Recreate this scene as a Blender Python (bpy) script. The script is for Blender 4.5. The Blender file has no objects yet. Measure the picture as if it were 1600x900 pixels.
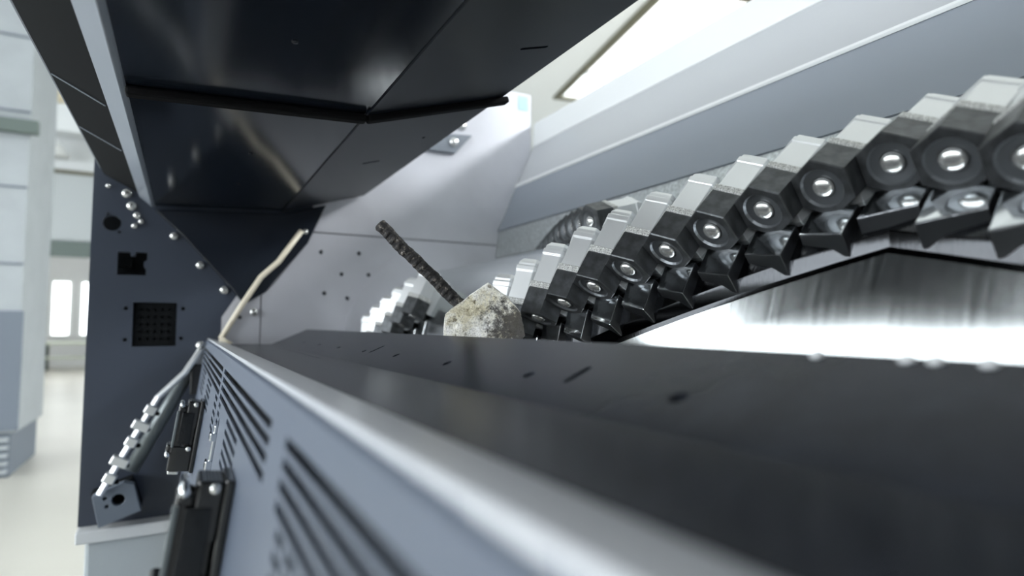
import bpy, bmesh, math, random
from mathutils import Vector, Matrix, noise
from mathutils.geometry import delaunay_2d_cdt

C = bpy.context.scene.collection
random.seed(7)
PI = math.pi

# ------------------------------------------------------------------ camera
# metres; the machine's long axis runs along +Y, the eye is at the origin, 1.4 m above the floor
FPX = 920.0
PITCH = math.atan(56 / FPX)
YAW = math.atan(513 / FPX * math.cos(PITCH))
FWD = Vector((math.sin(YAW) * math.cos(PITCH), math.cos(YAW) * math.cos(PITCH), math.sin(PITCH)))
RGT = Vector((math.cos(YAW), -math.sin(YAW), 0))
UPV = RGT.cross(FWD)
cam_d = bpy.data.cameras.new('camera')
cam_d.sensor_width = 36.0
cam_d.lens = FPX * 36 / 1600
cam_d.clip_start = 0.01
cam_d.clip_end = 200
cam_d.dof.use_dof = True
cam_d.dof.focus_distance = 0.90
cam_d.dof.aperture_fstop = 2.15
cam_d.dof.aperture_blades = 9
cam = bpy.data.objects.new('camera', cam_d)
cam.matrix_world = Matrix(((RGT.x, UPV.x, -FWD.x, 0), (RGT.y, UPV.y, -FWD.y, 0), (RGT.z, UPV.z, -FWD.z, 0), (0, 0, 0, 1)))
C.objects.link(cam)
bpy.context.scene.camera = cam

# ------------------------------------------------------------------ world, light, exposure
sc = bpy.context.scene
sc.view_settings.view_transform = 'Standard'
sc.view_settings.look = 'None'
sc.view_settings.gamma = 1.0
sc.view_settings.use_curve_mapping = False
sc.view_settings.exposure = -0.48
w = bpy.data.worlds.new('overcast')
sc.world = w
w.use_nodes = True
w.node_tree.nodes['Background'].inputs[0].default_value = (0.86, 0.93, 1.0, 1)
w.node_tree.nodes['Background'].inputs[1].default_value = 0.2

SKY_Z = 5.0
SKY_ROT = math.radians(-12)
SKYLIGHTS = [(8.1, 8.05), (8.0, 1.5), (7.7, -5.0)]     # centres of the ceiling openings
SKY_W, SKY_L = 3.0, 4.4


def area(name, loc, rot, sx, sy, power, col):
    d = bpy.data.lights.new(name, 'AREA')
    d.shape = 'RECTANGLE'
    d.size, d.size_y, d.energy, d.color = sx, sy, power, col
    o = bpy.data.objects.new(name, d)
    o.location, o.rotation_euler = loc, rot
    C.objects.link(o)
    return o


SKY_POWER = (450, 2900, 2500)
for i, (x, y) in enumerate(SKYLIGHTS):
    area('skylight_daylight', (x, y, SKY_Z + 0.55), (0, 0, SKY_ROT), SKY_W - .1, SKY_L - .1, SKY_POWER[i], (0.97, 0.99, 1.0))
WIN_STRENGTH = 11.0
FILL_LAMP_STRENGTH = 220.0


# ------------------------------------------------------------------ materials
def mat(name, col, rough=.5, metal=0.0, spec=.5, coat=0.0, bump=None, vary=None, emis=None, aniso=0, rvary=None):
    m = bpy.data.materials.new(name)
    m.use_nodes = True
    nt = m.node_tree
    b = nt.nodes['Principled BSDF']
    b.inputs['Base Color'].default_value = (*col, 1)
    b.inputs['Roughness'].default_value = rough
    b.inputs['Metallic'].default_value = metal
    b.inputs['Specular IOR Level'].default_value = spec
    b.inputs['Coat Weight'].default_value = coat
    if aniso:
        b.inputs['Anisotropic'].default_value = aniso
    tc = nt.nodes.new('ShaderNodeTexCoord')

    def nz(scale, detail=4, stretch=None):
        n = nt.nodes.new('ShaderNodeTexNoise')
        n.inputs['Scale'].default_value = scale
        n.inputs['Detail'].default_value = detail
        if stretch:
            mp = nt.nodes.new('ShaderNodeMapping')
            mp.inputs['Scale'].default_value = stretch
            nt.links.new(tc.outputs['Object'], mp.inputs['Vector'])
            nt.links.new(mp.outputs['Vector'], n.inputs['Vector'])
        else:
            nt.links.new(tc.outputs['Object'], n.inputs['Vector'])
        return n
    if bump:
        n = nz(bump[0], 3, bump[2] if len(bump) > 2 else None)
        bp = nt.nodes.new('ShaderNodeBump')
        bp.inputs['Strength'].default_value = bump[1]
        bp.inputs['Distance'].default_value = .002
        nt.links.new(n.outputs['Fac'], bp.inputs['Height'])
        nt.links.new(bp.outputs['Normal'], b.inputs['Normal'])
    if vary:
        n = nz(vary[0], 5, vary[2] if len(vary) > 2 else None)
        r = nt.nodes.new('ShaderNodeValToRGB')
        r.color_ramp.elements[0].position = .35
        r.color_ramp.elements[1].position = .7
        r.color_ramp.elements[0].color = (*[c * (1 - vary[1]) for c in col], 1)
        r.color_ramp.elements[1].color = (*[min(1, c * (1 + vary[1])) for c in col], 1)
        nt.links.new(n.outputs['Fac'], r.inputs['Fac'])
        nt.links.new(r.outputs['Color'], b.inputs['Base Color'])
    if rvary:
        n = nz(rvary[0], 4, rvary[2] if len(rvary) > 2 else None)
        mr = nt.nodes.new('ShaderNodeMapRange')
        mr.inputs['To Min'].default_value = max(.02, rough - rvary[1])
        mr.inputs['To Max'].default_value = rough + rvary[1]
        nt.links.new(n.outputs['Fac'], mr.inputs['Value'])
        nt.links.new(mr.outputs['Result'], b.inputs['Roughness'])
    if emis:
        b.inputs['Emission Color'].default_value = (*emis[0], 1)
        b.inputs['Emission Strength'].default_value = emis[1]
    return m


M = dict(
    paint=mat('anthracite_paint', (.040, .050, .072), .38, spec=.5, bump=(420, .05), rvary=(6, .05)),
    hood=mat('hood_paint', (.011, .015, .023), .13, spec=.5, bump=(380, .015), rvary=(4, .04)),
    hoodlip=mat('hood_lip_paint', (.011, .014, .021), .30, spec=.14, bump=(380, .02)),
    lipreflect=mat('lip_reflection_sheet', (.50, .52, .55), .30),  # pale tone carries the reflection of the white rear wall
    black=mat('black_paint', (.006, .007, .008), .8, spec=.08),
    rubber=mat('black_rubber', (.007, .007, .008), .8, spec=.1),
    plastic=mat('black_plastic', (.012, .013, .014), .22, coat=.3),
    panel=mat('blue_grey_paint', (.088, .108, .146), .38, bump=(420, .05)),
    tray=mat('tray_steel_paint', (.018, .021, .028), .24, spec=.07, bump=(300, .05), vary=(30, .15)),
    wear=mat('hopper_liner', (.56, .57, .62), .38, metal=.25, vary=(3, .10), rvary=(5, .08)),
    upperwall=mat('upper_wall_lit_paint', (.36, .375, .395), .32),  # lighter than the lower panel: its brighter lighting is put into the colour
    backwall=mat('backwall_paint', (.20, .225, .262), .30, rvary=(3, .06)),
    flange=mat('light_grey_sheet', (.62, .64, .65), .35),
    galv=mat('galvanised_strip', (.55, .58, .58), .32, metal=.8, bump=(260, .5), vary=(120, .25)),
    drum=mat('polished_drum_steel', (.60, .63, .64), .22, metal=1.0, bump=(6, .06, (1, 30, 1)), rvary=(8, .07, (1, 20, 1))),
    pocket=mat('polished_pocket_steel', (.74, .77, .79), .12, metal=1.0),
    brushed=mat('brushed_rib_steel', (.20, .21, .225), .30, metal=1.0, bump=(90, .25, (12, 1, 2))),
    rib=mat('dark_reflection_steel', (.040, .042, .045), .14, metal=1.0, bump=(40, .1, (1, 10, 1))),  # on the rotor strip this dark tone paints in a dark reflection
    cutter=mat('dark_tool_steel', (.075, .08, .085), .40, metal=.75, vary=(70, .30), bump=(160, .15)),
    dish=mat('worn_tool_steel', (.13, .14, .15), .38, metal=.8),
    holder=mat('holder_steel', (.68, .70, .71), .34, metal=.55, rvary=(30, .06)),
    weld=mat('weld_seam', (.55, .56, .55), .45, metal=.6, bump=(700, 1.0), vary=(650, .6)),
    bolt=mat('zinc_bolt', (.72, .73, .72), .25, metal=.85),
    chrome=mat('chrome', (.80, .82, .84), .10, metal=1.0),
    alu=mat('aluminium_rail', (.75, .77, .78), .28, metal=.7),
    tube=mat('grey_tube', (.14, .16, .165), .35, metal=.4),
    seal=mat('cream_seal_strip', (.80, .74, .60), .35),
    white=mat('white_plastic', (.80, .82, .82), .5),
    base=mat('pale_grey_base', (.42, .46, .48), .45),
    sticker=mat('pale_blue_sticker', (.45, .66, .75), .4),
    hall=mat('white_hall_paint', (.63, .655, .665), .7, vary=(1.2, .04)),
    ceil=mat('white_ceiling_paint', (.70, .72, .73), .8),
    floor=mat('cream_resin_floor', (.41, .405, .365), .35, vary=(.8, .05)),
    olive=mat('olive_brown_frame', (.11, .105, .07), .6),
    dgreen=mat('dark_green_grey_beam', (.10, .13, .12), .5),
    cab=mat('light_grey_cabinet', (.33, .36, .38), .45, vary=(4, .05)),
    cabdark=mat('slate_cabinet', (.13, .155, .19), .45),
    beige=mat('beige_box', (.62, .56, .40), .6),
    greywall=mat('grey_shutter', (.40, .43, .44), .6),
    gbench=mat('green_grey_bench', (.45, .50, .42), .6),
    pane=mat('window_daylight', (.9, .95, 1.0), .2, emis=((.93, .97, 1.0), WIN_STRENGTH)),
    farpane=mat('far_window_daylight', (.9, .95, 1.0), .2, emis=((.95, 1.0, 1.0), 5)),
    skypane=mat('skylight_pane', (.95, .95, .95), .3, emis=((1, .99, .97), 1.6)),
    lamp=mat('fill_lamp_tube', (1, 1, 1), .3, emis=((1, 1, .98), FILL_LAMP_STRENGTH)),
)


# ------------------------------------------------------------------ mesh helpers
def obj(name, bm, m, parent=None, smooth=False, bevel=0.0, mats=None):
    me = bpy.data.meshes.new(name)
    bmesh.ops.recalc_face_normals(bm, faces=bm.faces)
    bm.to_mesh(me)
    bm.free()
    for x in (mats or [m]):
        me.materials.append(M[x])
    if smooth:
        for p in me.polygons:
            p.use_smooth = True
    o = bpy.data.objects.new(name, me)
    C.objects.link(o)
    if parent is not None:
        o.parent = parent
        o.location = -parent.location if parent.parent is None else (0, 0, 0)
    if bevel:
        bv = o.modifiers.new('bevel', 'BEVEL')
        bv.width = bevel
        bv.segments = 2
        bv.limit_method = 'ANGLE'
        bv.angle_limit = math.radians(35)
    return o


def tag(o, label=None, cat=None, group=None, kind=None):
    if label: o['label'] = label
    if cat: o['category'] = cat
    if group: o['group'] = group
    if kind: o['kind'] = kind
    return o


def thing(name, label, cat, loc, group=None):
    o = bpy.data.objects.new(name, None)
    o.empty_display_size = .05
    o.location = loc
    C.objects.link(o)
    return tag(o, label, cat, group)


def add_box(bm, lo, hi, mat4=None, mi=0):
    v = [bm.verts.new(Vector((x, y, z)) if mat4 is None else mat4 @ Vector((x, y, z)))
         for x in (lo[0], hi[0]) for y in (lo[1], hi[1]) for z in (lo[2], hi[2])]
    for f in ((0, 1, 3, 2), (4, 6, 7, 5), (0, 4, 5, 1), (2, 3, 7, 6), (0, 2, 6, 4), (1, 5, 7, 3)):
        fc = bm.faces.new([v[i] for i in f])
        fc.material_index = mi
    return bm


def box(lo, hi, mat4=None):
    return add_box(bmesh.new(), lo, hi, mat4)


def add_tube(bm, pts, r, seg=12, caps=True):
    pts = [Vector(p) for p in pts]
    rs = r if isinstance(r, (list, tuple)) else [r] * len(pts)
    rings = []
    for i, p in enumerate(pts):
        d = (pts[min(i + 1, len(pts) - 1)] - pts[max(i - 1, 0)]).normalized()
        a = d.cross(Vector((0, 0, 1)))
        if a.length < 1e-3: a = d.cross(Vector((1, 0, 0)))
        a.normalize()
        b = d.cross(a)
        rings.append([bm.verts.new(p + (a * math.cos(2 * PI * k / seg) + b * math.sin(2 * PI * k / seg)) * rs[i]) for k in range(seg)])
    for i in range(len(rings) - 1):
        for k in range(seg):
            bm.faces.new((rings[i][k], rings[i][(k + 1) % seg], rings[i + 1][(k + 1) % seg], rings[i + 1][k]))
    if caps:
        bm.faces.new(rings[0][::-1])
        bm.faces.new(rings[-1])
    return bm


def tube(pts, r, seg=12):
    return add_tube(bmesh.new(), pts, r, seg)


def prism(poly, y0, y1):
    """closed XZ polygon swept along Y"""
    bm = bmesh.new()
    a = [bm.verts.new((x, y0, z)) for x, z in poly]
    b = [bm.verts.new((x, y1, z)) for x, z in poly]
    n = len(poly)
    for i in range(n):
        bm.faces.new((a[i], a[(i + 1) % n], b[(i + 1) % n], b[i]))
    bm.faces.new(a[::-1])
    bm.faces.new(b)
    return bm


def sheet(path, y0, y1, t):
    """open XZ path thickened by t (to the left of its direction) and swept along Y"""
    pts = [Vector((x, z)) for x, z in path]
    off = []
    for i, p in enumerate(pts):
        d0 = (p - pts[i - 1]).normalized() if i else None
        d1 = (pts[i + 1] - p).normalized() if i < len(pts) - 1 else None
        n0 = Vector((-d0.y, d0.x)) if d0 else None
        n1 = Vector((-d1.y, d1.x)) if d1 else None
        n = n0 if n1 is None else n1 if n0 is None else (n0 + n1).normalized()
        k = 1 if n0 is None or n1 is None else 1 / max(.3, n.dot(n0))
        off.append(p + n * t * k)
    return prism([tuple(p) for p in pts] + [tuple(p) for p in off[::-1]], y0, y1)


def inside(p, poly):
    c = False
    for i in range(len(poly)):
        (x1, y1), (x2, y2) = poly[i - 1], poly[i]
        if (y1 > p[1]) != (y2 > p[1]) and p[0] < (x2 - x1) * (p[1] - y1) / (y2 - y1) + x1:
            c = not c
    return c


def plate(outline, holes, t, M4):
    """flat plate with real cut-outs: 2-D outline and holes, thickness t centred on the plane, placed by M4"""
    vs, es = [], []
    for poly in [outline] + holes:
        b = len(vs)
        vs += [Vector(p) for p in poly]
        es += [(b + k, b + (k + 1) % len(poly)) for k in range(len(poly))]
    co, _, fs, *_ = delaunay_2d_cdt(vs, es, [], 0, 1e-6)
    box_ = [(min(p[0] for p in h), max(p[0] for p in h), min(p[1] for p in h), max(p[1] for p in h)) for h in holes]
    keep = []
    for f in fs:
        c = sum((co[k] for k in f), Vector((0, 0))) / len(f)
        if not inside(c, outline): continue
        if any(x0 <= c.x <= x1 and y0 <= c.y <= y1 and inside(c, h) for (x0, x1, y0, y1), h in zip(box_, holes)): continue
        keep.append(f)
    bm = bmesh.new()
    top = [bm.verts.new(M4 @ Vector((p.x, p.y, t / 2))) for p in co]
    bot = [bm.verts.new(M4 @ Vector((p.x, p.y, -t / 2))) for p in co]
    cnt = {}
    for f in keep:
        bm.faces.new([top[k] for k in f])
        bm.faces.new([bot[k] for k in reversed(f)])
        for a, b in zip(f, list(f[1:]) + [f[0]]):
            cnt[(a, b)] = 1
    for (a, b) in cnt:
        if (b, a) not in cnt:
            bm.faces.new((top[b], top[a], bot[a], bot[b]))
    bmesh.ops.delete(bm, geom=[v for v in bm.verts if not v.link_faces], context='VERTS')
    return bm


def frame(o, ex, ey):
    ex, ey = Vector(ex).normalized(), Vector(ey).normalized()
    ez = ex.cross(ey)
    return Matrix(((ex.x, ey.x, ez.x, o[0]), (ex.y, ey.y, ez.y, o[1]), (ex.z, ey.z, ez.z, o[2]), (0, 0, 0, 1)))


def rect(x0, y0, x1, y1): return [(x0, y0), (x1, y0), (x1, y1), (x0, y1)]


def circ(x, y, r, n=16): return [(x + r * math.cos(2 * PI * k / n), y + r * math.sin(2 * PI * k / n)) for k in range(n)]


def obround(x, y, lx, ly, n=6):
    """slot with round ends, overall size lx by ly"""
    r = min(lx, ly) / 2
    h = max(lx, ly) / 2 - r
    out = []
    for k in range(2 * n + 2):
        a = PI * (k if k <= n else k - 1) / n
        s = 1 if k <= n else -1
        if lx >= ly: out.append((x + s * h + r * math.cos(a - PI / 2), y + r * math.sin(a - PI / 2)))
        else: out.append((x + r * math.cos(a), y + s * h + r * math.sin(a)))
    return out


def dome(bm, c, axis, r, h, seg=14, base=0.0):
    """round bolt head: short cylinder with a domed cap along axis"""
    axis = Vector(axis).normalized()
    a = axis.cross(Vector((0, 0, 1)))
    if a.length < 1e-3: a = axis.cross(Vector((1, 0, 0)))
    a.normalize()
    b = axis.cross(a)
    c = Vector(c)
    prof = [(r, -base), (r, h * .45), (r * .8, h * .8), (r * .4, h)]
    rings = [[bm.verts.new(c + axis * z + (a * math.cos(2 * PI * k / seg) + b * math.sin(2 * PI * k / seg)) * rr) for k in range(seg)] for rr, z in prof]
    for i in range(3):
        for k in range(seg):
            bm.faces.new((rings[i][k], rings[i][(k + 1) % seg], rings[i + 1][(k + 1) % seg], rings[i + 1][k]))
    bm.faces.new(rings[-1])
    bm.faces.new(rings[0][::-1])
    return bm


def hexbolt(bm, c, axis, r, h):
    return dome(bm, c, axis, r, h, seg=6)


# ------------------------------------------------------------------ the hall (setting)
FLZ = -1.4
D = 2.0            # distance of the machine's side plate along the axis


def struct(name, bm, m, parent=None, **k):
    o = obj(name, bm, m, parent, **k)
    if parent is None: o['kind'] = 'structure'
    return o


struct('floor', box((-8, -9, FLZ - .1), (13, 25, FLZ)), 'floor')
# far wall with the wide doorway
fw = struct('wall_far', plate(rect(-8, FLZ, 13, SKY_Z), [rect(-2.62, FLZ - .05, 1.5, 1.3)] if False else [], .2,
                             frame((0, 14.1, 0), (1, 0, 0), (0, 0, 1))) if False else
            add_box(add_box(box((-8, 14, FLZ), (-2.62, 14.2, SKY_Z)), (-2.62, 14, 1.3), (1.5, 14.2, SKY_Z)), (1.5, 14, FLZ), (13, 14.2, SKY_Z)), 'hall')
obj('lintel', box((-2.7, 13.9, 1.28), (1.6, 14, 1.58)), 'dgreen', fw)
obj('shutter_panel', box((-2.62, 13.93, 1.6), (1.5, 14.0, 2.88)), 'greywall', fw)
obj('shutter_rail', box((-2.64, 13.9, 2.88), (1.5, 14.0, 2.95)), 'olive', fw)
obj('beam', box((-3.2, 13.3, 3.55), (2.0, 13.9, 4.05)), 'hall', fw)
# room beyond the doorway
rb = struct('wall_back', add_box(box((-8, 24, FLZ), (13, 24.2, SKY_Z)), (-8, 14.2, 3.4), (13, 24.0, 3.5)), 'hall')
for i, (x0, x1) in enumerate(((-4.52, -4.12), (-3.72, -3.30), (-2.95, -2.55), (-2.1, -1.7))):
    wn = struct('window_%d' % (i + 1), box((x0 - .06, 23.93, -.42), (x1 + .06, 24.0, 1.42)), 'white')
    obj('pane', box((x0, 23.9, -.35), (x1, 23.93, 1.35)), 'farpane', wn)
# ceiling with three daylight openings
hol = []
ca, sa = math.cos(SKY_ROT), math.sin(SKY_ROT)
for x, y in SKYLIGHTS:
    hol.append([(x + ca * u - sa * v, y + sa * u + ca * v) for u, v in
                ((-SKY_W / 2, -SKY_L / 2), (SKY_W / 2, -SKY_L / 2), (SKY_W / 2, SKY_L / 2), (-SKY_W / 2, SKY_L / 2))])
struct('ceiling', plate(rect(-8, -9, 13, 14), hol, .1, frame((0, 0, SKY_Z + .05), (1, 0, 0), (0, 1, 0))), 'ceil')
for i, (x, y) in enumerate(SKYLIGHTS):
    R = Matrix.Translation((x, y, SKY_Z)) @ Matrix.Rotation(SKY_ROT, 4, 'Z')
    hw, hl = SKY_W / 2, SKY_L / 2
    s = bmesh.new()
    for lo, hi in (((-hw - .05, -hl, .1), (-hw, hl, .62)), ((hw, -hl, .1), (hw + .05, hl, .62)),
                   ((-hw - .05, -hl - .05, .1), (hw + .05, -hl, .62)), ((-hw - .05, hl, .1), (hw + .05, hl + .05, .62))):
        add_box(s, lo, hi, R)
    wn = struct('window_%d' % (i + 5), s, 'hall')
    fr = bmesh.new()
    for lo, hi in (((-hw - .14, -hl - .14, -.05), (-hw, hl + .14, 0)), ((hw, -hl - .14, -.05), (hw + .14, hl + .14, 0)),
                   ((-hw, -hl - .14, -.05), (hw, -hl, 0)), ((-hw, hl, -.05), (hw, hl + .14, 0))):
        add_box(fr, lo, hi, R)
    obj('window_frame', fr, 'olive', wn)
    obj('pane', box((-hw - .05, -hl - .05, .62), (hw + .05, hl + .05, .65), R), 'skypane', wn)
# left wall with a band of tall windows
LW = (-8.4, -4.4, -.4, 3.6, 7.6)
wl = struct('wall_left', plate(rect(-9, FLZ, 14, SKY_Z), [rect(y, -.35, y + 3.7, 3.3) for y in LW], .2,
                               frame((-8.1, 0, 0), (0, 1, 0), (0, 0, 1))), 'hall')
for i, y in enumerate(LW):
    f_ = bmesh.new()
    for lo, hi in (((-8.2, y, -.35), (-8, y + .06, 3.3)), ((-8.2, y + 3.64, -.35), (-8, y + 3.7, 3.3)), ((-8.2, y + .06, -.35), (-8, y + 3.64, -.29)),
                   ((-8.2, y + .06, 3.24), (-8, y + 3.64, 3.3)), ((-8.14, y + 1.82, -.29), (-8.06, y + 1.88, 3.24)), ((-8.14, y + .06, 1.5), (-8.06, y + 3.64, 1.55))):
        add_box(f_, lo, hi)
    wn = struct('window_%d' % (i + 8), f_, 'white')
    obj('pane', box((-8.13, y + .06, -.29), (-8.11, y + 3.64, 3.24)), 'pane', wn)
struct('wall_right', box((13, -9, FLZ), (13.2, 24, SKY_Z)), 'hall')

# things in the hall
t = thing('electrical_cabinet', 'tall light grey cabinet with a slate lower half and dark louvres at its foot', 'cabinet', (-2.2, 7.5, FLZ))
obj('body', box((-3.1, 7.0, -1.0), (-1.32, 8.2, 3.6)), 'cab', t, bevel=.01)
obj('lower_panel', box((-3.1, 6.97, -.97), (-1.30, 7.0, .12)), 'cabdark', t)
pl = obj('plinth', box((-3.05, 7.03, FLZ), (-1.36, 8.15, -1.0)), 'cabdark', t)
for k in range(5):
    obj('louvre', box((-3.02, 6.98, -1.36 + k * .072), (-1.37, 7.03, -1.325 + k * .072)), 'cab', pl)
obj('cable_tray', box((-3.2, 6.9, 1.78), (-1.25, 6.99, 1.9)), 'dgreen', t)
for k in range(4):
    obj('panel_seam', box((-3.1, 6.985, .55 + k * .72), (-1.32, 7.0, .565 + k * .72)), 'cabdark', t)
t = thing('junction_box', 'beige box mounted high on the far hall wall', 'box', (-2.2, 13.9, 4.1))
obj('body', box((-2.55, 13.5, 4.06), (-1.95, 13.995, 4.75)), 'beige', t, bevel=.02)
obj('lid', box((-2.5, 13.47, 4.12), (-2.0, 13.5, 4.7)), 'beige', t)
t = thing('pendant_lamp', 'white pendant lamp hanging under the beam on the far wall', 'lamp', (-2.25, 13.5, 3.55))
obj('stem', tube([(-2.25, 13.5, 3.56), (-2.25, 13.5, 3.4)], .03), 'white', t)
obj('shade', tube([(-2.25, 13.5, 3.42), (-2.25, 13.5, 3.36), (-2.25, 13.5, 3.1)], [.08, .14, .30], 20), 'white', t, smooth=True)
t = thing('work_bench', 'long low green grey bench in the room beyond the doorway', 'bench', (-3.6, 22.3, FLZ))
obj('bench_top', box((-5.2, 21.9, -.62), (-1.9, 22.7, -.54)), 'gbench', t)
obj('shelf', box((-5.1, 22.0, -1.05), (-2.0, 22.6, -1.0)), 'gbench', t)
for x in (-5.1, -3.6, -2.0):
    for y in (21.95, 22.6):
        obj('leg', box((x - .04, y - .04, FLZ), (x + .04, y + .04, -.62)), 'dgreen', t)

for i, x in enumerate((-4.2, -2.4)):  # lamps added to brighten the room beyond the doorway
    t = thing('added_fill_lamp', ('left' if i == 0 else 'right') + ' added fill lamp brightening the room beyond the doorway', 'lamp', (x, 19, 3.4), 'added fill lamps beyond the doorway')
    obj('housing', box((x - .12, 17.6, 3.33), (x + .12, 20.4, 3.4)), 'white', t)
    obj('tube', tube([(x, 17.7, 3.29), (x, 20.3, 3.29)], .05), 'lamp', t)
# ------------------------------------------------------------------ machine side plate (far end)
FX = frame((0, D + .006, 0), (1, 0, 0), (0, 0, 1))
sp = thing('side_plate', 'tall anthracite machine side plate with cut-outs, facing the camera at the far end', 'machine panel', (.2, D, -.56))
plate_outline = [(-.2354, -.551), (1.2, -.551), (1.2, .92), (-.18, .92), (-.2329, .70)]
ph = [circ(-.186, .286, .022, 24), circ(-.196, .311, .004, 8), circ(-.168, .262, .004, 8)]
ph += [[(-.170, .139), (-.170, .205), (-.140, .205), (-.138, .194), (-.128, .194), (-.126, .206), (-.098, .206), (-.098, .185), (-.106, .178), (-.106, .165), (-.100, .158), (-.100, .140)]]
ph += [rect(-.128, -.065, -.019, .062)]
ph += [circ(x, z, .0055, 10) for x, z in ((-.145, .044), (-.145, -.045), (-.003, .045), (-.006, -.043))]
obj('sheet', plate(plate_outline, ph, .012, FX), 'paint', sp)
obj('backing', add_box(add_box(box((-.215, D + .06, .12), (-.08, D + .08, .33)), (-.16, D + .06, -.09), (.01, D + .08, .09)), (-.17, D + .04, .165), (-.14, D + .06, .19)), 'black', sp)
# perforated dark insert of the big cut-out
obj('grille_insert', plate(rect(-.127, -.064, -.020, .061), [circ(-.127 + .018 + i * .0178, -.064 + .02 + j * .0212, .005, 8) for i in range(5) for j in range(5)], .004,
                           frame((0, D + .014, 0), (1, 0, 0), (0, 0, 1))), 'black', sp)
# inner wear plates: light steel liners screwed to the plate
WX = frame((0, D - .010, 0), (1, 0, 0), (0, 0, 1))
lowo = [(.21, -.14), (1.19, -.14), (1.19, .297), (.36, .297), (.21, .20)]
lh = [circ(x, z, .007, 10) for x, z in ((.387, .235), (.512, .238), (.40, .10), (.455, .165), (.545, .166), (.475, .085))]
obj('wear_plate', plate(lowo, lh, .012, WX), 'wear', sp)
obj('wear_plate', plate([(.36, .301), (1.19, .301), (1.19, .915), (.36, .915)], [], .012, WX), 'wear', sp)
obj('wear_plate', plate([(.10, -.14), (.207, -.14), (.207, .196), (.10, .02)], [circ(.15, .02, .006, 10)], .012, WX), 'wear', sp)
obj('bearing_ring', plate(circ(.84, -.1, .385, 72), [circ(.84, -.1, .15, 40)], .006, frame((0, D - .021, 0), (1, 0, 0), (0, 0, 1))), 'wear', sp)
obj('bracket', prism([(.745, .625), (.806, .694), (.925, .706), (.857, .627)], D - .034, D - .016), 'backwall', sp, bevel=.003)
for x, z in ((.888, .739), (.848, .666)):
    obj('bolt_head', dome(bmesh.new(), (x, D - .034 if z < .69 else D - .016, z), (0, -1, 0), .017, .014), 'bolt', sp, smooth=True)
obj('sticker', box((1.132, D - .0175, .845), (1.178, D - .016, .905)), 'sticker', sp)
# cheek plate under the hood, its flange bolts and a cluster of small bolts
obj('cheek_shadow_plate', plate([(-.085, .331), (.27, .352), (.40, .392), (.345, .262), (.222, .10), (.160, .058), (.125, .106), (.056, .184), (-.014, .264)], [], .02, frame((0, D - .012, 0), (1, 0, 0), (0, 0, 1))), 'hood', sp, bevel=.004)  # dark part right of the seal stands in for the hood's shadow
for x, z, r in ((-.132, .281, .0085), (-.032, .259, .012), (.0385, .176, .012), (.105, .103, .0125), (.188, .036, .0125), (-.152, .402, .008),
                (-.154, .373, .013), (-.141, .338, .013), (-.127, .312, .010), (-.116, .295, .008), (-.198, .39, .007)):
    y0 = D - .022 if x > .15 else D
    obj('bolt_head', dome(bmesh.new(), (x, y0, z), (0, -1, 0), r, .010), 'bolt', sp, smooth=True)
# cream edge seal running up the cheek
sl = tube([(.098, D - .032, -.045), (.155, D - .03, .06), (.205, D - .03, .145), (.255, D - .03, .195), (.322, D - .03, .298)], .0085, 10)
add_tube(sl, [(.098, D - .032, -.045), (.125, D - .05, -.062)], .008, 10)
obj('edge_seal', sl, 'seal', sp, smooth=True)
obj('seal_screw', dome(bmesh.new(), (.335, D - .022, .297), (0, -1, 0), .009, .008), 'bolt', sp, smooth=True)

t = thing('base_cabinet', 'pale grey base cabinet under the anthracite side plate', 'cabinet', (.3, D, FLZ))
obj('body', box((-.215, D - .03, FLZ), (.9, D + .5, -.585)), 'base', t, bevel=.01)
obj('top_rim', box((-.235, D - .05, -.585), (.9, D + .5, -.552)), 'flange', t, bevel=.004)

# ------------------------------------------------------------------ hood overhead
Y0, Y1 = -.7, D - .035
hd = thing('hood', 'dark glossy open hood hanging over the feed opening', 'machine hood', (.1, .8, .34))
obj('edge_skin', sheet([(-.092, .366), (-.124, .372), (-.206, .416), (-.212, .43)], Y0, Y1, -.012), 'black', hd)
obj('edge_strip', prism([(-.0905, .335), (-.0925, .338), (-.1225, .364), (-.120, .372), (-.086, .372), (-.078, .345), (-.082, .338)], Y0, Y1 + .01), 'flange' if False else 'backwall', hd, bevel=.002)
obj('under_skin', sheet([(-.082, .339), (.262, .357)], Y0, Y1, .008), 'hood', hd)
# right facet with two real slots
d_ = Vector((.52 - .262, 0, .437 - .357))
FL = frame((.262, 0, .357), (d_.x, 0, d_.z), (0, 1, 0))
L_ = d_.length
obj('lip_skin', plate(rect(0, Y0, L_, Y1), [obround(.19, .73, .05, .008), obround(.13, 1.40, .045, .008), obround(.20, 1.22, .006, .012)], .006, FL), 'hoodlip', hd)
obj('lip_edge', sheet([(.516, .434), (.524, .4365), (.522, .446)], Y0, Y1, .002), 'panel', hd)
obj('top_skin', sheet([(-.212, .43), (-.15, .52), (.35, .56), (.52, .446)], Y0, Y1, .006), 'paint', hd)
obj('end_wall', prism([(-.10, .375), (.262, .360), (.51, .440), (.35, .555), (-.15, .515), (-.20, .43)], Y1 - .012, Y1), 'paint', hd)
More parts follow.
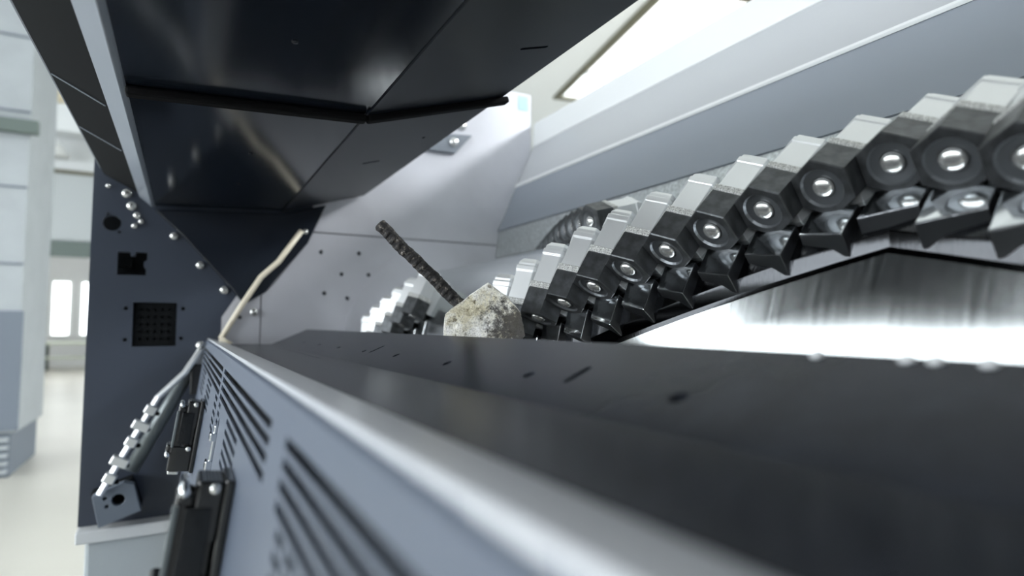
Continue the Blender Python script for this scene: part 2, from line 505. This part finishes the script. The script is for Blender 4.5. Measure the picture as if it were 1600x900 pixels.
# cross strip of black rubber under the hood
rs = bmesh.new()
for path in ([(-.083, .3365), (.262, .3545)], [(.262, .3545), (.535, .439)]):
    (x0, z0), (x1, z1) = path
    d = Vector((x1 - x0, 0, z1 - z0))
    F4 = frame((x0, .985, z0), d, (0, 1, 0))
    add_box(rs, (0, -.011, -.012), (d.length, .011, .001), F4)
obj('rubber_strip', rs, 'rubber', hd, bevel=.004)
for k, y in enumerate((.55, .78, 1.2, 1.5)):
    obj('skin_seam', sheet([(-.128, .3735), (-.203, .4138)], y, y + .004, .0015), 'backwall', hd)
for y in (.45, .75, 1.3, 1.6):
    obj('rivet', dome(bmesh.new(), (.11, y, .3485), (0, 0, -1), .004, .002), 'hood', hd, smooth=True)

# ------------------------------------------------------------------ rear hopper wall
rw = thing('hopper_wall', 'long blue grey sloping hopper wall behind the toothed rotor', 'machine panel', (1.1, .8, .35))
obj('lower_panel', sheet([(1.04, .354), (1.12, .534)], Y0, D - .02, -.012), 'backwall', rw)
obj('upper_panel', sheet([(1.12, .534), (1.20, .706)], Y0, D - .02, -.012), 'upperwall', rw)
obj('fold_highlight', sheet([(1.1185, .531), (1.117, .536), (1.121, .542)], Y0, D - .02, .002), 'flange', rw)  # pale strip painted in as the highlight along the crease
obj('top_flange', sheet([(1.197, .705), (1.202, .80)], Y0, D - .02, -.02), 'flange', rw, bevel=.003)
obj('scraper_strip', sheet([(1.03, .25), (1.045, .352)], Y0, D - .02, -.01), 'galv', rw)
obj('rear_skin', sheet([(1.24, .80), (1.26, FLZ)], Y0, D, .01), 'paint', rw)

# ------------------------------------------------------------------ feed tray and vented front panel
tr = thing('feed_tray', 'dark grey folded feed tray with a row of slots in its raised lip', 'machine panel', (.2, .8, -.06))
Tp, C1, C2, P0 = (.344, -.0204), (.24, -.065), (.12, -.063), (.06, -.047)
YT0, YT1 = -.5, D - .045
e1 = Vector((Tp[0] - C1[0], 0, Tp[1] - C1[1]))
F1 = frame((C1[0], 0, C1[1]), (0, 1, 0), e1)            # x along the machine, y up the lip
holes = [obround(1.2081, .0378, .014, .007), obround(1.40, .0378, .014, .007), obround(1.60, .0378, .014, .007), obround(1.0191, .0386, .012, .008), obround(.9793, .0504, .008, .028),
         obround(.8481, .0402, .012, .011), obround(.6531, .0395, .012, .012), obround(.4648, .0407, .012, .012),
         obround(.4026, .052, .008, .030), obround(.2778, .0395, .014, .014)]
obj('lip', plate(rect(YT0, 0, YT1, e1.length), holes, .006, F1), 'tray', tr)
obj('lip_rim', sheet([(Tp[0] - .003, Tp[1] - .001), (Tp[0] + .012, Tp[1] - .006)], YT0, YT1, -.004), 'tray', tr)
obj('lip_backing', sheet([(.262, -.078), (.345, -.042)], YT0, YT1, -.004), 'black', tr)
e2 = Vector((C1[0] - C2[0], 0, C1[1] - C2[1]))
F2 = frame((C2[0], 0, C2[1]), (0, 1, 0), e2)
obj('floor_sheet', plate(rect(YT0, 0, YT1, e2.length), [rect(1.1, .095, 1.75, .0962)], .006, F2), 'tray', tr)
obj('front_lip', sheet([C2, (.068, -.0475), (.062, -.0455)], YT0, YT1, -.004), 'lipreflect', tr)
obj('rotor_ledge', box((.346, YT0, -.06), (.462, YT1, -.042)), 'tray', tr)
for y in (.225, .174, .160, .137):
    obj('bolt_head', dome(bmesh.new(), F1 @ Vector((y, .1085, -.003)), F1.to_3x3() @ Vector((0, 0, -1)), .0042, .0035), 'flange', tr, smooth=True)

fp = thing('front_panel', 'blue grey vented front panel leaning outward below the feed tray', 'machine panel', (-.06, .8, FLZ))
pn = Vector((-.14, 0, -1)).normalized()                  # down the panel
FPm = frame((.06, 0, -.047), (0, 1, 0), pn)
k_ = math.sqrt(1 + .14 ** 2)
vs = []
rows = [.0199, .0316, .0433, .0555]
for d in rows:
    for y0, y1 in ((.442, .98), (1.015, 1.9), (-.4, .376)):
        if y0 == 1.015: y1 = 1.9 - (d - .02) * 1.2
        vs.append(rect(y0, d * k_, y1, d * k_ + .0072))
for k in range(5):
    d = (.0672 + k * .0117) * k_
    for y0, y1 in ((.645, .796), (.932, .972), (1.02, 1.085), (1.25, 1.42), (1.55, 1.75)):
        vs.append(rect(y0, d, y1, d + .0062))
    for j in range(14):
        y0 = .36 - j * .035
        vs.append(rect(y0 - .026, d, y0, d + .0062))
for k in range(8):
    d = (.1272 + k * .0117) * k_
    for j in range(14):
        y0 = .36 - j * .035
        vs.append(rect(y0 - .026, d, y0, d + .0062))
vs.append(obround(.912, .126, .020, .086))
obj('sheet', plate(rect(YT0, .001, D - .075, 1.335), vs, .003, FPm), 'panel', fp)
obj('top_bend', sheet([(.0615, -.0455), (.0585, -.0475), (.057, -.056)], YT0, D - .075, .0015), 'panel', fp)
Minv = FPm
obj('vent_backing', box((YT0, .012, -.022), (D - .085, .26, -.018), FPm), 'black', fp)
# chrome lock inside the oblong slot
lk = bmesh.new()
add_box(lk, (.907, .093, -.004), (.917, .158, .006), FPm)
add_box(lk, (.901, .103, .0), (.923, .114, .010), FPm)
add_box(lk, (.901, .140, .0), (.923, .153, .010), FPm)
obj('slot_lock', lk, 'chrome', fp, bevel=.002)


def latch(y, d0, label, s=1.0):
    t = thing('clamp_latch', label, 'latch', FPm @ Vector((y, d0, 0)), 'clamp latches on the front panel')
    # in the panel's frame: x along the machine, y down the panel, z outward
    def bx(*bs):
        b = bmesh.new()
        for lo, hi in bs:
            add_box(b, (y + lo[0], d0 + lo[1], lo[2] * 1.2), (y + hi[0], d0 + hi[1], hi[2] * 1.2), FPm)
        return b
    obj('back_plate', bx(((-.028, -.002, .0015), (.03, .138, .008))), 'plastic', t, bevel=.002)
    obj('housing', bx(((-.024, .0, .008), (.026, .052, .026)), ((-.024, .088, .008), (.026, .136, .040)), ((-.012, .05, .008), (.022, .09, .022))), 'plastic', t, bevel=.0025)
    lv = obj('lever', bx(((-.020, .012, .026), (-.008, .098, .038)), ((.010, .012, .026), (.022, .098, .038)), ((-.020, .086, .026), (.022, .10, .046))), 'plastic', t, bevel=.003)
    obj('lever_plate', bx(((-.0245, .022, .014), (-.0215, .082, .032))), 'rib', lv, bevel=.001)
    for dy, dz in ((.008, .034), (.104, .043)):
        p0 = FPm @ Vector((y - .032, d0 + dy, dz * 1.2))
        p1 = FPm @ Vector((y + .030, d0 + dy, dz * 1.2))
        obj('hinge_pin', tube([p0, p1], .0042, 10), 'chrome', t, smooth=True)
    for dy in (.006, .092):
        b = dome(bmesh.new(), FPm @ Vector((y - .024, d0 + dy, .017)), (0, -1, 0), .005, .004)
        obj('screw_head', b, 'bolt', t, smooth=True)
    obj('draw_bar', bx(((-.026, .02, .036), (-.022, .09, .040))), 'tube', t, bevel=.001)
    obj('foot_nut', bx(((-.018, .136, .022), (.014, .143, .038))), 'bolt', t, bevel=.002)
    return t


latch(1.36, .111, 'black clamp latch with chrome pins, sharp one farther along the vented panel')
latch(.615, .096, 'black clamp latch with chrome pins, blurred one nearest the camera', 1)

# ------------------------------------------------------------------ gas strut with rail beside the panel
st = thing('support_strut', 'grey strut tube with a bright rail slanting down the side plate', 'strut', (-.15, D - .06, -.47))
yy = D - .06
obj('tube', tube([(-.115, yy, -.40), (-.03, yy, -.232), (.028, yy - .01, -.115)], [.019, .019, .016], 16), 'tube', st, smooth=True)
obj('rod', tube([(-.02, yy, -.205), (.050, yy - .01, -.075)], .008, 12), 'chrome', st, smooth=True)
rl = tube([(.046, yy - .04, -.07), (.008, yy - .05, -.135), (-.055, yy - .05, -.20), (-.105, yy - .05, -.30), (-.178, yy - .05, -.445)], .0085, 8)
obj('rail', rl, 'alu', st)
for u in (.48, .58, .68, .8, .9):
    x, z = -.055 + (-.178 + .055) * (u - .4) / .6, -.20 + (-.445 + .20) * (u - .4) / .6
    F4 = frame((x, yy - .055, z), (-.123, 0, -.245), (0, 1, 0))
    wv = .021 if u in (.8, .58) else .014
    obj('rail_clip', box((-.012, -.012, -wv), (.012, .012, wv), F4), 'alu', st, bevel=.003)
    obj('clip_screw', dome(bmesh.new(), (x + .016, yy - .05, z - .012), (0, -1, 0), .006, .006), 'rubber', st)
F4 = frame((-.142, yy - .02, -.475), (.90, 0, .30), (-.30, 0, .90))
obj('foot_bracket', plate([(-.055, -.045), (.045, -.045), (.05, .03), (.03, .045), (-.045, .04)], [circ(.006, .006, .015, 16), circ(-.022, .0, .005, 8), circ(-.02, .022, .005, 8)], .03, F4), 'cabdark', st, bevel=.003)
obj('foot_pad', box((-.05, -.04, -.075), (.045, .04, -.016), F4), 'black', st)
hb = bmesh.new()
add_box(hb, (.02, yy - .045, -.20), (.075, yy + .05, -.115))
obj('head_block', hb, 'plastic', st, bevel=.004)
obj('head_bolt', hexbolt(bmesh.new(), (.044, yy - .045, -.062), (-.3, -1, .3), .013, .016), 'bolt', st, bevel=.002)
obj('head_plate', prism([(.015, -.13), (.05, -.058), (.066, -.06), (.07, -.13)], yy - .005, yy + .01), 'alu', st)

# ------------------------------------------------------------------ rotor
XC, ZC, RB = .84, -.10, .33
YA = .341                                                # apex of the near chevron
DEG = PI / 180


def zig(y): return 125.6 + 68.2 * min(abs(y - YA), .70)


def cyl(y, a, r):
    return Vector((XC + r * math.cos(a * DEG), y, ZC + r * math.sin(a * DEG)))


ro = thing('rotor', 'heavy steel shredder rotor set with hexagonal bolted teeth in a chevron', 'rotor', (XC, .9, ZC))
prof = [(0, .294), (2, .287), (9.5, .281), (10.2, .279), (12.6, .270), (14, .2675), (22, .262), (32, .2545), (44, .2465), (58, .245), (76, .27), (92, .295)]
prof += [(92 + 12 * k, .295) for k in range(1, 22)] + [(358, .295)]
ys = [-.45 + i * .0479 for i in range(17)]
ys = sorted(set([round(v, 4) for v in ([-.45 + i * .0565 for i in range(14)] + [YA] + [YA + i * .05 for i in range(1, 33)]) if v < D - .03] + [D - .03]))
bm = bmesh.new()
grid = [[bm.verts.new(cyl(y, zig(y) + d, r)) for d, r in prof] for y in ys]
n = len(prof)
for i in range(len(ys) - 1):
    for k in range(n):
        fc = bm.faces.new((grid[i][k], grid[i][(k + 1) % n], grid[i + 1][(k + 1) % n], grid[i + 1][k]))
        fc.material_index = 1 if k in (0, 1, 2, 3, 4) else 0  # strip faces get the steel darkened in place of a dark reflection
bm.faces.new(grid[0]); bm.faces.new(grid[-1][::-1])
dr = obj('drum', bm, None, ro, mats=['drum', 'rib'])
for p in dr.data.polygons: p.use_smooth = True
dr.data.set_sharp_from_angle(angle=math.radians(14))


# one tooth, built around the centre of its face; local x = cutting direction, y = along the rotor, z = outward
def hexpt(ang, R):
    """radius of a hexagon with a corner at ang = 90 degrees (outward)"""
    a = (ang - PI / 2) % (PI / 3) - PI / 6
    return R * math.cos(PI / 6) / math.cos(a)


def loft(rings, cap0=True, cap1=True):
    bm = bmesh.new()
    rr = []
    for x, f, seg in rings:
        rr.append([bm.verts.new((x, f(2 * PI * k / seg + PI / 2) * math.cos(2 * PI * k / seg + PI / 2), f(2 * PI * k / seg + PI / 2) * math.sin(2 * PI * k / seg + PI / 2))) for k in range(seg)])
    for a, b in zip(rr, rr[1:]):
        for k in range(len(a)):
            bm.faces.new((a[k], a[(k + 1) % len(a)], b[(k + 1) % len(b)], b[k]))
    if cap0: bm.faces.new(rr[0])
    if cap1: bm.faces.new(rr[-1][::-1])
    return bm


HX = .0372
hexf = lambda R: (lambda a: hexpt(a, R))
rnd = lambda R: (lambda a: R)
me_cut = loft([(-.046, hexf(HX * .96), 24), (-.044, hexf(HX), 24), (-.0015, hexf(HX), 24), (0, hexf(HX * .965), 24), (0, rnd(.0245), 24)], True, False)
me_dish = loft([(0, rnd(.0246), 24), (-.0030, rnd(.0225), 24), (-.0045, rnd(.0135), 24), (-.008, rnd(.0132), 24)], False, True)
me_weld = loft([(-.057, hexf(HX * .97), 24), (-.0555, hexf(HX * 1.03), 24), (-.0475, hexf(HX * 1.03), 24), (-.046, hexf(HX * .97), 24)])
hb = loft([(-.135, hexf(.026), 6), (-.126, hexf(.0335), 6), (-.120, hexf(.0335), 6), (-.119, hexf(.0362), 6), (-.110, hexf(.0362), 6), (-.109, hexf(.034), 6), (-.062, hexf(.0345), 6), (-.056, hexf(.0345), 6)])
for a_ in (1,):
    add_box(hb, (-.124, -.026, -.05), (-.02, .026, -.012))           # foot sunk into the drum
me_hold = hb
me_bolt = dome(bmesh.new(), (-.006, 0, 0), (1, 0, 0), .0122, .0080, 20)


def pocket(sg):
    """polished step in front of a tooth; its front edge runs askew, forward on the side sg"""
    pk = bmesh.new()
    pa = [(-.006, -.0285), (.037, -.0375), (.040, -.066), (-.006, -.066)]
    va = [pk.verts.new((x + (-sg * .006 if i in (1, 2) else 0), -.0285, z)) for i, (x, z) in enumerate(pa)]
    vb = [pk.verts.new((x + (sg * .006 if i in (1, 2) else 0), .0285, z)) for i, (x, z) in enumerate(pa)]
    for i in range(4):
        f = pk.faces.new((va[i], va[(i + 1) % 4], vb[(i + 1) % 4], vb[i]))
        f.material_index = 0 if i == 0 else 1
    f = pk.faces.new(va[::-1]); f.material_index = 1
    f = pk.faces.new(vb); f.material_index = 1
    return pk


protos = {}


def proto(name, bm, mats, bevel=0, smooth=False):
    o = obj(name, bm, None, None, smooth=smooth, bevel=bevel, mats=mats)
    C.objects.unlink(o)
    protos[name] = o


proto('holder', me_hold, ['holder'], .0012)
proto('hex_cutter', me_cut, ['cutter'])
proto('dish', me_dish, ['dish'])
proto('weld_seam', me_weld, ['weld'])
proto('bolt_head', me_bolt, ['bolt'], 0, True)
for sg in (-1, 1):
    proto('pocket_step' + ('' if sg < 0 else '.r'), pocket(sg), ['pocket', 'brushed'], .0012)


def tooth(y, a, step=True, parts=('hex_cutter', 'dish', 'weld_seam', 'bolt_head')):
    o = protos['holder'].copy()
    o.name = 'tooth'
    C.objects.link(o)
    o.parent = ro
    er = Vector((math.cos(a * DEG), 0, math.sin(a * DEG)))
    et = Vector((-math.sin(a * DEG), 0, math.cos(a * DEG)))
    p = cyl(y, a, RB)
    M4 = Matrix(((et.x, 0, er.x, p.x), (0, 1, 0, p.y), (et.z, 0, er.z, p.z), (0, 0, 0, 1)))
    # left-handed triple guard: x=et, y=Y, z=er
    M4 = M4 @ Matrix.Rotation(math.radians(-4), 4, 'Y')
    o.matrix_parent_inverse = Matrix.Translation(-ro.location)
    o.matrix_basis = M4
    for nm in list(parts) + (['pocket_step' if y > YA else 'pocket_step.r'] if step else []):
        c = protos[nm].copy()
        c.name = nm.split('.')[0]
        C.objects.link(c)
        c.parent = o
    return o


PITCH_Y = .0647
for k in range(-8, 11):                                   # near chevron: both limbs
    y = YA + k * PITCH_Y
    if y < -.02: continue
    tooth(y, zig(y))
for k in range(0, 9):                                     # limb climbing over the top behind the first
    tooth(.986 + k * PITCH_Y, 109 - 4.4 * k, step=k < 1)
for k in range(0, 6):                                     # limb at the far end
    tooth(1.50 + k * PITCH_Y, 159 + 4.4 * k)

# ------------------------------------------------------------------ concrete chunk with its reinforcing bar
def px(x, y, depth):
    return (FWD + RGT * ((x - 800) / FPX) + UPV * ((450 - y) / FPX)) * depth


def rock_mat():
    m = bpy.data.materials.new('rough_concrete')
    m.use_nodes = True
    nt = m.node_tree
    b = nt.nodes['Principled BSDF']
    b.inputs['Roughness'].default_value = .9
    tc = nt.nodes.new('ShaderNodeTexCoord')
    def tex(kind, **k):
        n_ = nt.nodes.new(kind)
        for kk, v in k.items(): n_.inputs[kk].default_value = v
        nt.links.new(tc.outputs['Object'], n_.inputs['Vector'])
        return n_
    def ramp(src, stops):
        r = nt.nodes.new('ShaderNodeValToRGB')
        el = r.color_ramp.elements
        while len(el) < len(stops): el.new(.5)
        for e, (p, c) in zip(el, stops): e.position = p; e.color = (*c, 1)
        nt.links.new(src, r.inputs['Fac'])
        return r.outputs['Color']
    def mix(a, bb, fac, mode='MIX'):
        x = nt.nodes.new('ShaderNodeMix')
        x.data_type = 'RGBA'; x.blend_type = mode
        if isinstance(fac, float): x.inputs['Factor'].default_value = fac
        else: nt.links.new(fac, x.inputs['Factor'])
        nt.links.new(a, x.inputs['A']); nt.links.new(bb, x.inputs['B'])
        return x.outputs['Result']
    base = ramp(tex('ShaderNodeTexNoise', Scale=28.0, Detail=8.0, Roughness=.7).outputs['Fac'],
                [(.30, (.42, .37, .24)), (.42, (.72, .67, .50)), (.52, (.88, .86, .77)), (.66, (.96, .955, .93))])
    speck = ramp(tex('ShaderNodeTexNoise', Scale=430.0, Detail=6.0, Roughness=.75).outputs['Fac'], [(.36, (.10, .09, .07)), (.52, (1, 1, 1))])
    col = mix(base, speck, .6, 'MULTIPLY')
    blot = ramp(tex('ShaderNodeTexNoise', Scale=95.0, Detail=5.0, Roughness=.6).outputs['Fac'], [(.33, (.16, .13, .08)), (.43, (1, 1, 1))])
    col = mix(col, blot, .8, 'MULTIPLY')
    # sooty patch on the lower right corner, in the stone's own coordinates
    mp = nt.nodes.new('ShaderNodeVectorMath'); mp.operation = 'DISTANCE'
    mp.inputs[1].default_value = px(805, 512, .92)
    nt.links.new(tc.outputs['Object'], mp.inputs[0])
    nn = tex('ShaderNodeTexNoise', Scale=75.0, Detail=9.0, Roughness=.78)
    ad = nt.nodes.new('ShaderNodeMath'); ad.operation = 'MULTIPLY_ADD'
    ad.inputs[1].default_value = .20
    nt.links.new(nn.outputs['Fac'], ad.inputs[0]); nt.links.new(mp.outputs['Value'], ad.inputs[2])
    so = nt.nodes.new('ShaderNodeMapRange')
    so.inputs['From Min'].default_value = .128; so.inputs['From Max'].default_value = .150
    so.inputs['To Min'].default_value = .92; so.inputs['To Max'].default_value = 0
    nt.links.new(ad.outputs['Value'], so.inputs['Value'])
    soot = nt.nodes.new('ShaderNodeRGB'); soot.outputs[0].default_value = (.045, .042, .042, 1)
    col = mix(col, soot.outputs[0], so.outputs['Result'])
    nt.links.new(col, b.inputs['Base Color'])
    bp = nt.nodes.new('ShaderNodeBump'); bp.inputs['Strength'].default_value = .8; bp.inputs['Distance'].default_value = .002
    bn = tex('ShaderNodeTexNoise', Scale=260.0, Detail=8.0, Roughness=.7)
    nt.links.new(bn.outputs['Fac'], bp.inputs['Height'])
    nt.links.new(bp.outputs['Normal'], b.inputs['Normal'])
    return m


M['rock'] = rock_mat()
M['lime'] = mat('broken_lime_edge', (.86, .85, .81), .9, vary=(90, .12), bump=(300, .6))
M['rebar'] = mat('rusty_rebar', (.028, .027, .027), .7, metal=.2, bump=(400, .8))
_nt = M['rebar'].node_tree
_n = _nt.nodes.new('ShaderNodeTexNoise'); _n.inputs['Scale'].default_value = 150; _n.inputs['Detail'].default_value = 8; _n.inputs['Roughness'].default_value = .7
_r = _nt.nodes.new('ShaderNodeValToRGB')
_e = _r.color_ramp.elements
_e.new(.5); _e.new(.6)
for e_, (p_, c_) in zip(_e, ((.45, (.014, .014, .015)), (.56, (.04, .037, .035)), (.62, (.13, .11, .09)), (.68, (.55, .54, .52)))):
    e_.position = p_; e_.color = (*c_, 1)
_tc = _nt.nodes.new('ShaderNodeTexCoord')
_nt.links.new(_tc.outputs['Object'], _n.inputs['Vector'])
_nt.links.new(_n.outputs['Fac'], _r.inputs['Fac'])
_nt.links.new(_r.outputs['Color'], _nt.nodes['Principled BSDF'].inputs['Base Color'])



ck = thing('concrete_chunk', 'broken cream concrete chunk with a rebar stub lying against the rotor teeth', 'rubble', px(757, 536, 0.935))
front = [(692, 536), (694, 492), (716, 474), (763, 443), (797, 468), (814, 490), (822, 524), (806, 541), (750, 545)]
bm = bmesh.new()
for x, y in front: bm.verts.new(px(x, y, 0.92))
for x, y in ((694, 520), (700, 488), (722, 471), (763, 441), (792, 462), (808, 490), (812, 530), (760, 545)): bm.verts.new(px(x, y, 0.942))
for x, y in ((706, 512), (716, 490), (760, 462), (800, 495), (795, 530), (730, 535)): bm.verts.new(px(x, y, 0.968))
bmesh.ops.convex_hull(bm, input=bm.verts)
bmesh.ops.triangulate(bm, faces=bm.faces)
bmesh.ops.subdivide_edges(bm, edges=bm.edges, cuts=5, use_grid_fill=True)
bmesh.ops.smooth_vert(bm, verts=bm.verts, factor=.15, use_axis_x=True, use_axis_y=True, use_axis_z=True)
bmesh.ops.triangulate(bm, faces=bm.faces)
bmesh.ops.subdivide_edges(bm, edges=bm.edges, cuts=2, use_grid_fill=True)
bmesh.ops.recalc_face_normals(bm, faces=bm.faces)
bm.normal_update()
pits = [(px(707, 511, .92), .0045), (px(752, 495, .92), .004), (px(790, 472, .92), .004), (px(725, 470, .92), .003), (px(770, 520, .92), .003)]
for v in bm.verts:
    d = noise.noise(v.co * 45) * .0018 + noise.noise(v.co * 160) * .0006 + noise.noise(v.co * 420) * .0004
    for c, r in pits:
        q = (v.co - c).length
        if q < r * 1.5: d -= .0035 * (1 - q / (r * 1.5))
    v.co += v.normal * d
bm.normal_update()
for f in bm.faces:
    f.material_index = 1 if f.normal.dot(FWD) > -.45 else 0
rk = obj('stone', bm, None, ck, mats=['rock', 'lime'])
bm = bmesh.new()
p0, p1 = px(592, 350, .925), px(735, 492, .94)
seg = 80
dv = (p1 - p0).normalized()
a = dv.cross(FWD).normalized(); b_ = dv.cross(a)
rings = []
for i in range(seg + 1):
    u = i / seg
    c = p0.lerp(p1, u) + a * (noise.noise(Vector((u * 6, 0, 0))) * .0016)
    ring = []
    for k in range(14):
        th = 2 * PI * k / 14
        rib = .0018 if ((i + (2 if k < 7 else 0)) % 5) < 2 else 0
        rr = .0100 + rib * abs(math.sin(th)) + noise.noise(Vector((u * 40, math.cos(th) * 1.5, math.sin(th) * 1.5))) * .0012
        if i == 0: rr *= .8
        ring.append(bm.verts.new(c + (a * math.cos(th) + b_ * math.sin(th)) * rr))
    rings.append(ring)
for i in range(seg):
    for k in range(14):
        bm.faces.new((rings[i][k], rings[i][(k + 1) % 14], rings[i + 1][(k + 1) % 14], rings[i + 1][k]))
bm.faces.new(rings[0][::-1]); bm.faces.new(rings[-1])
obj('rebar', bm, 'rebar', ck)
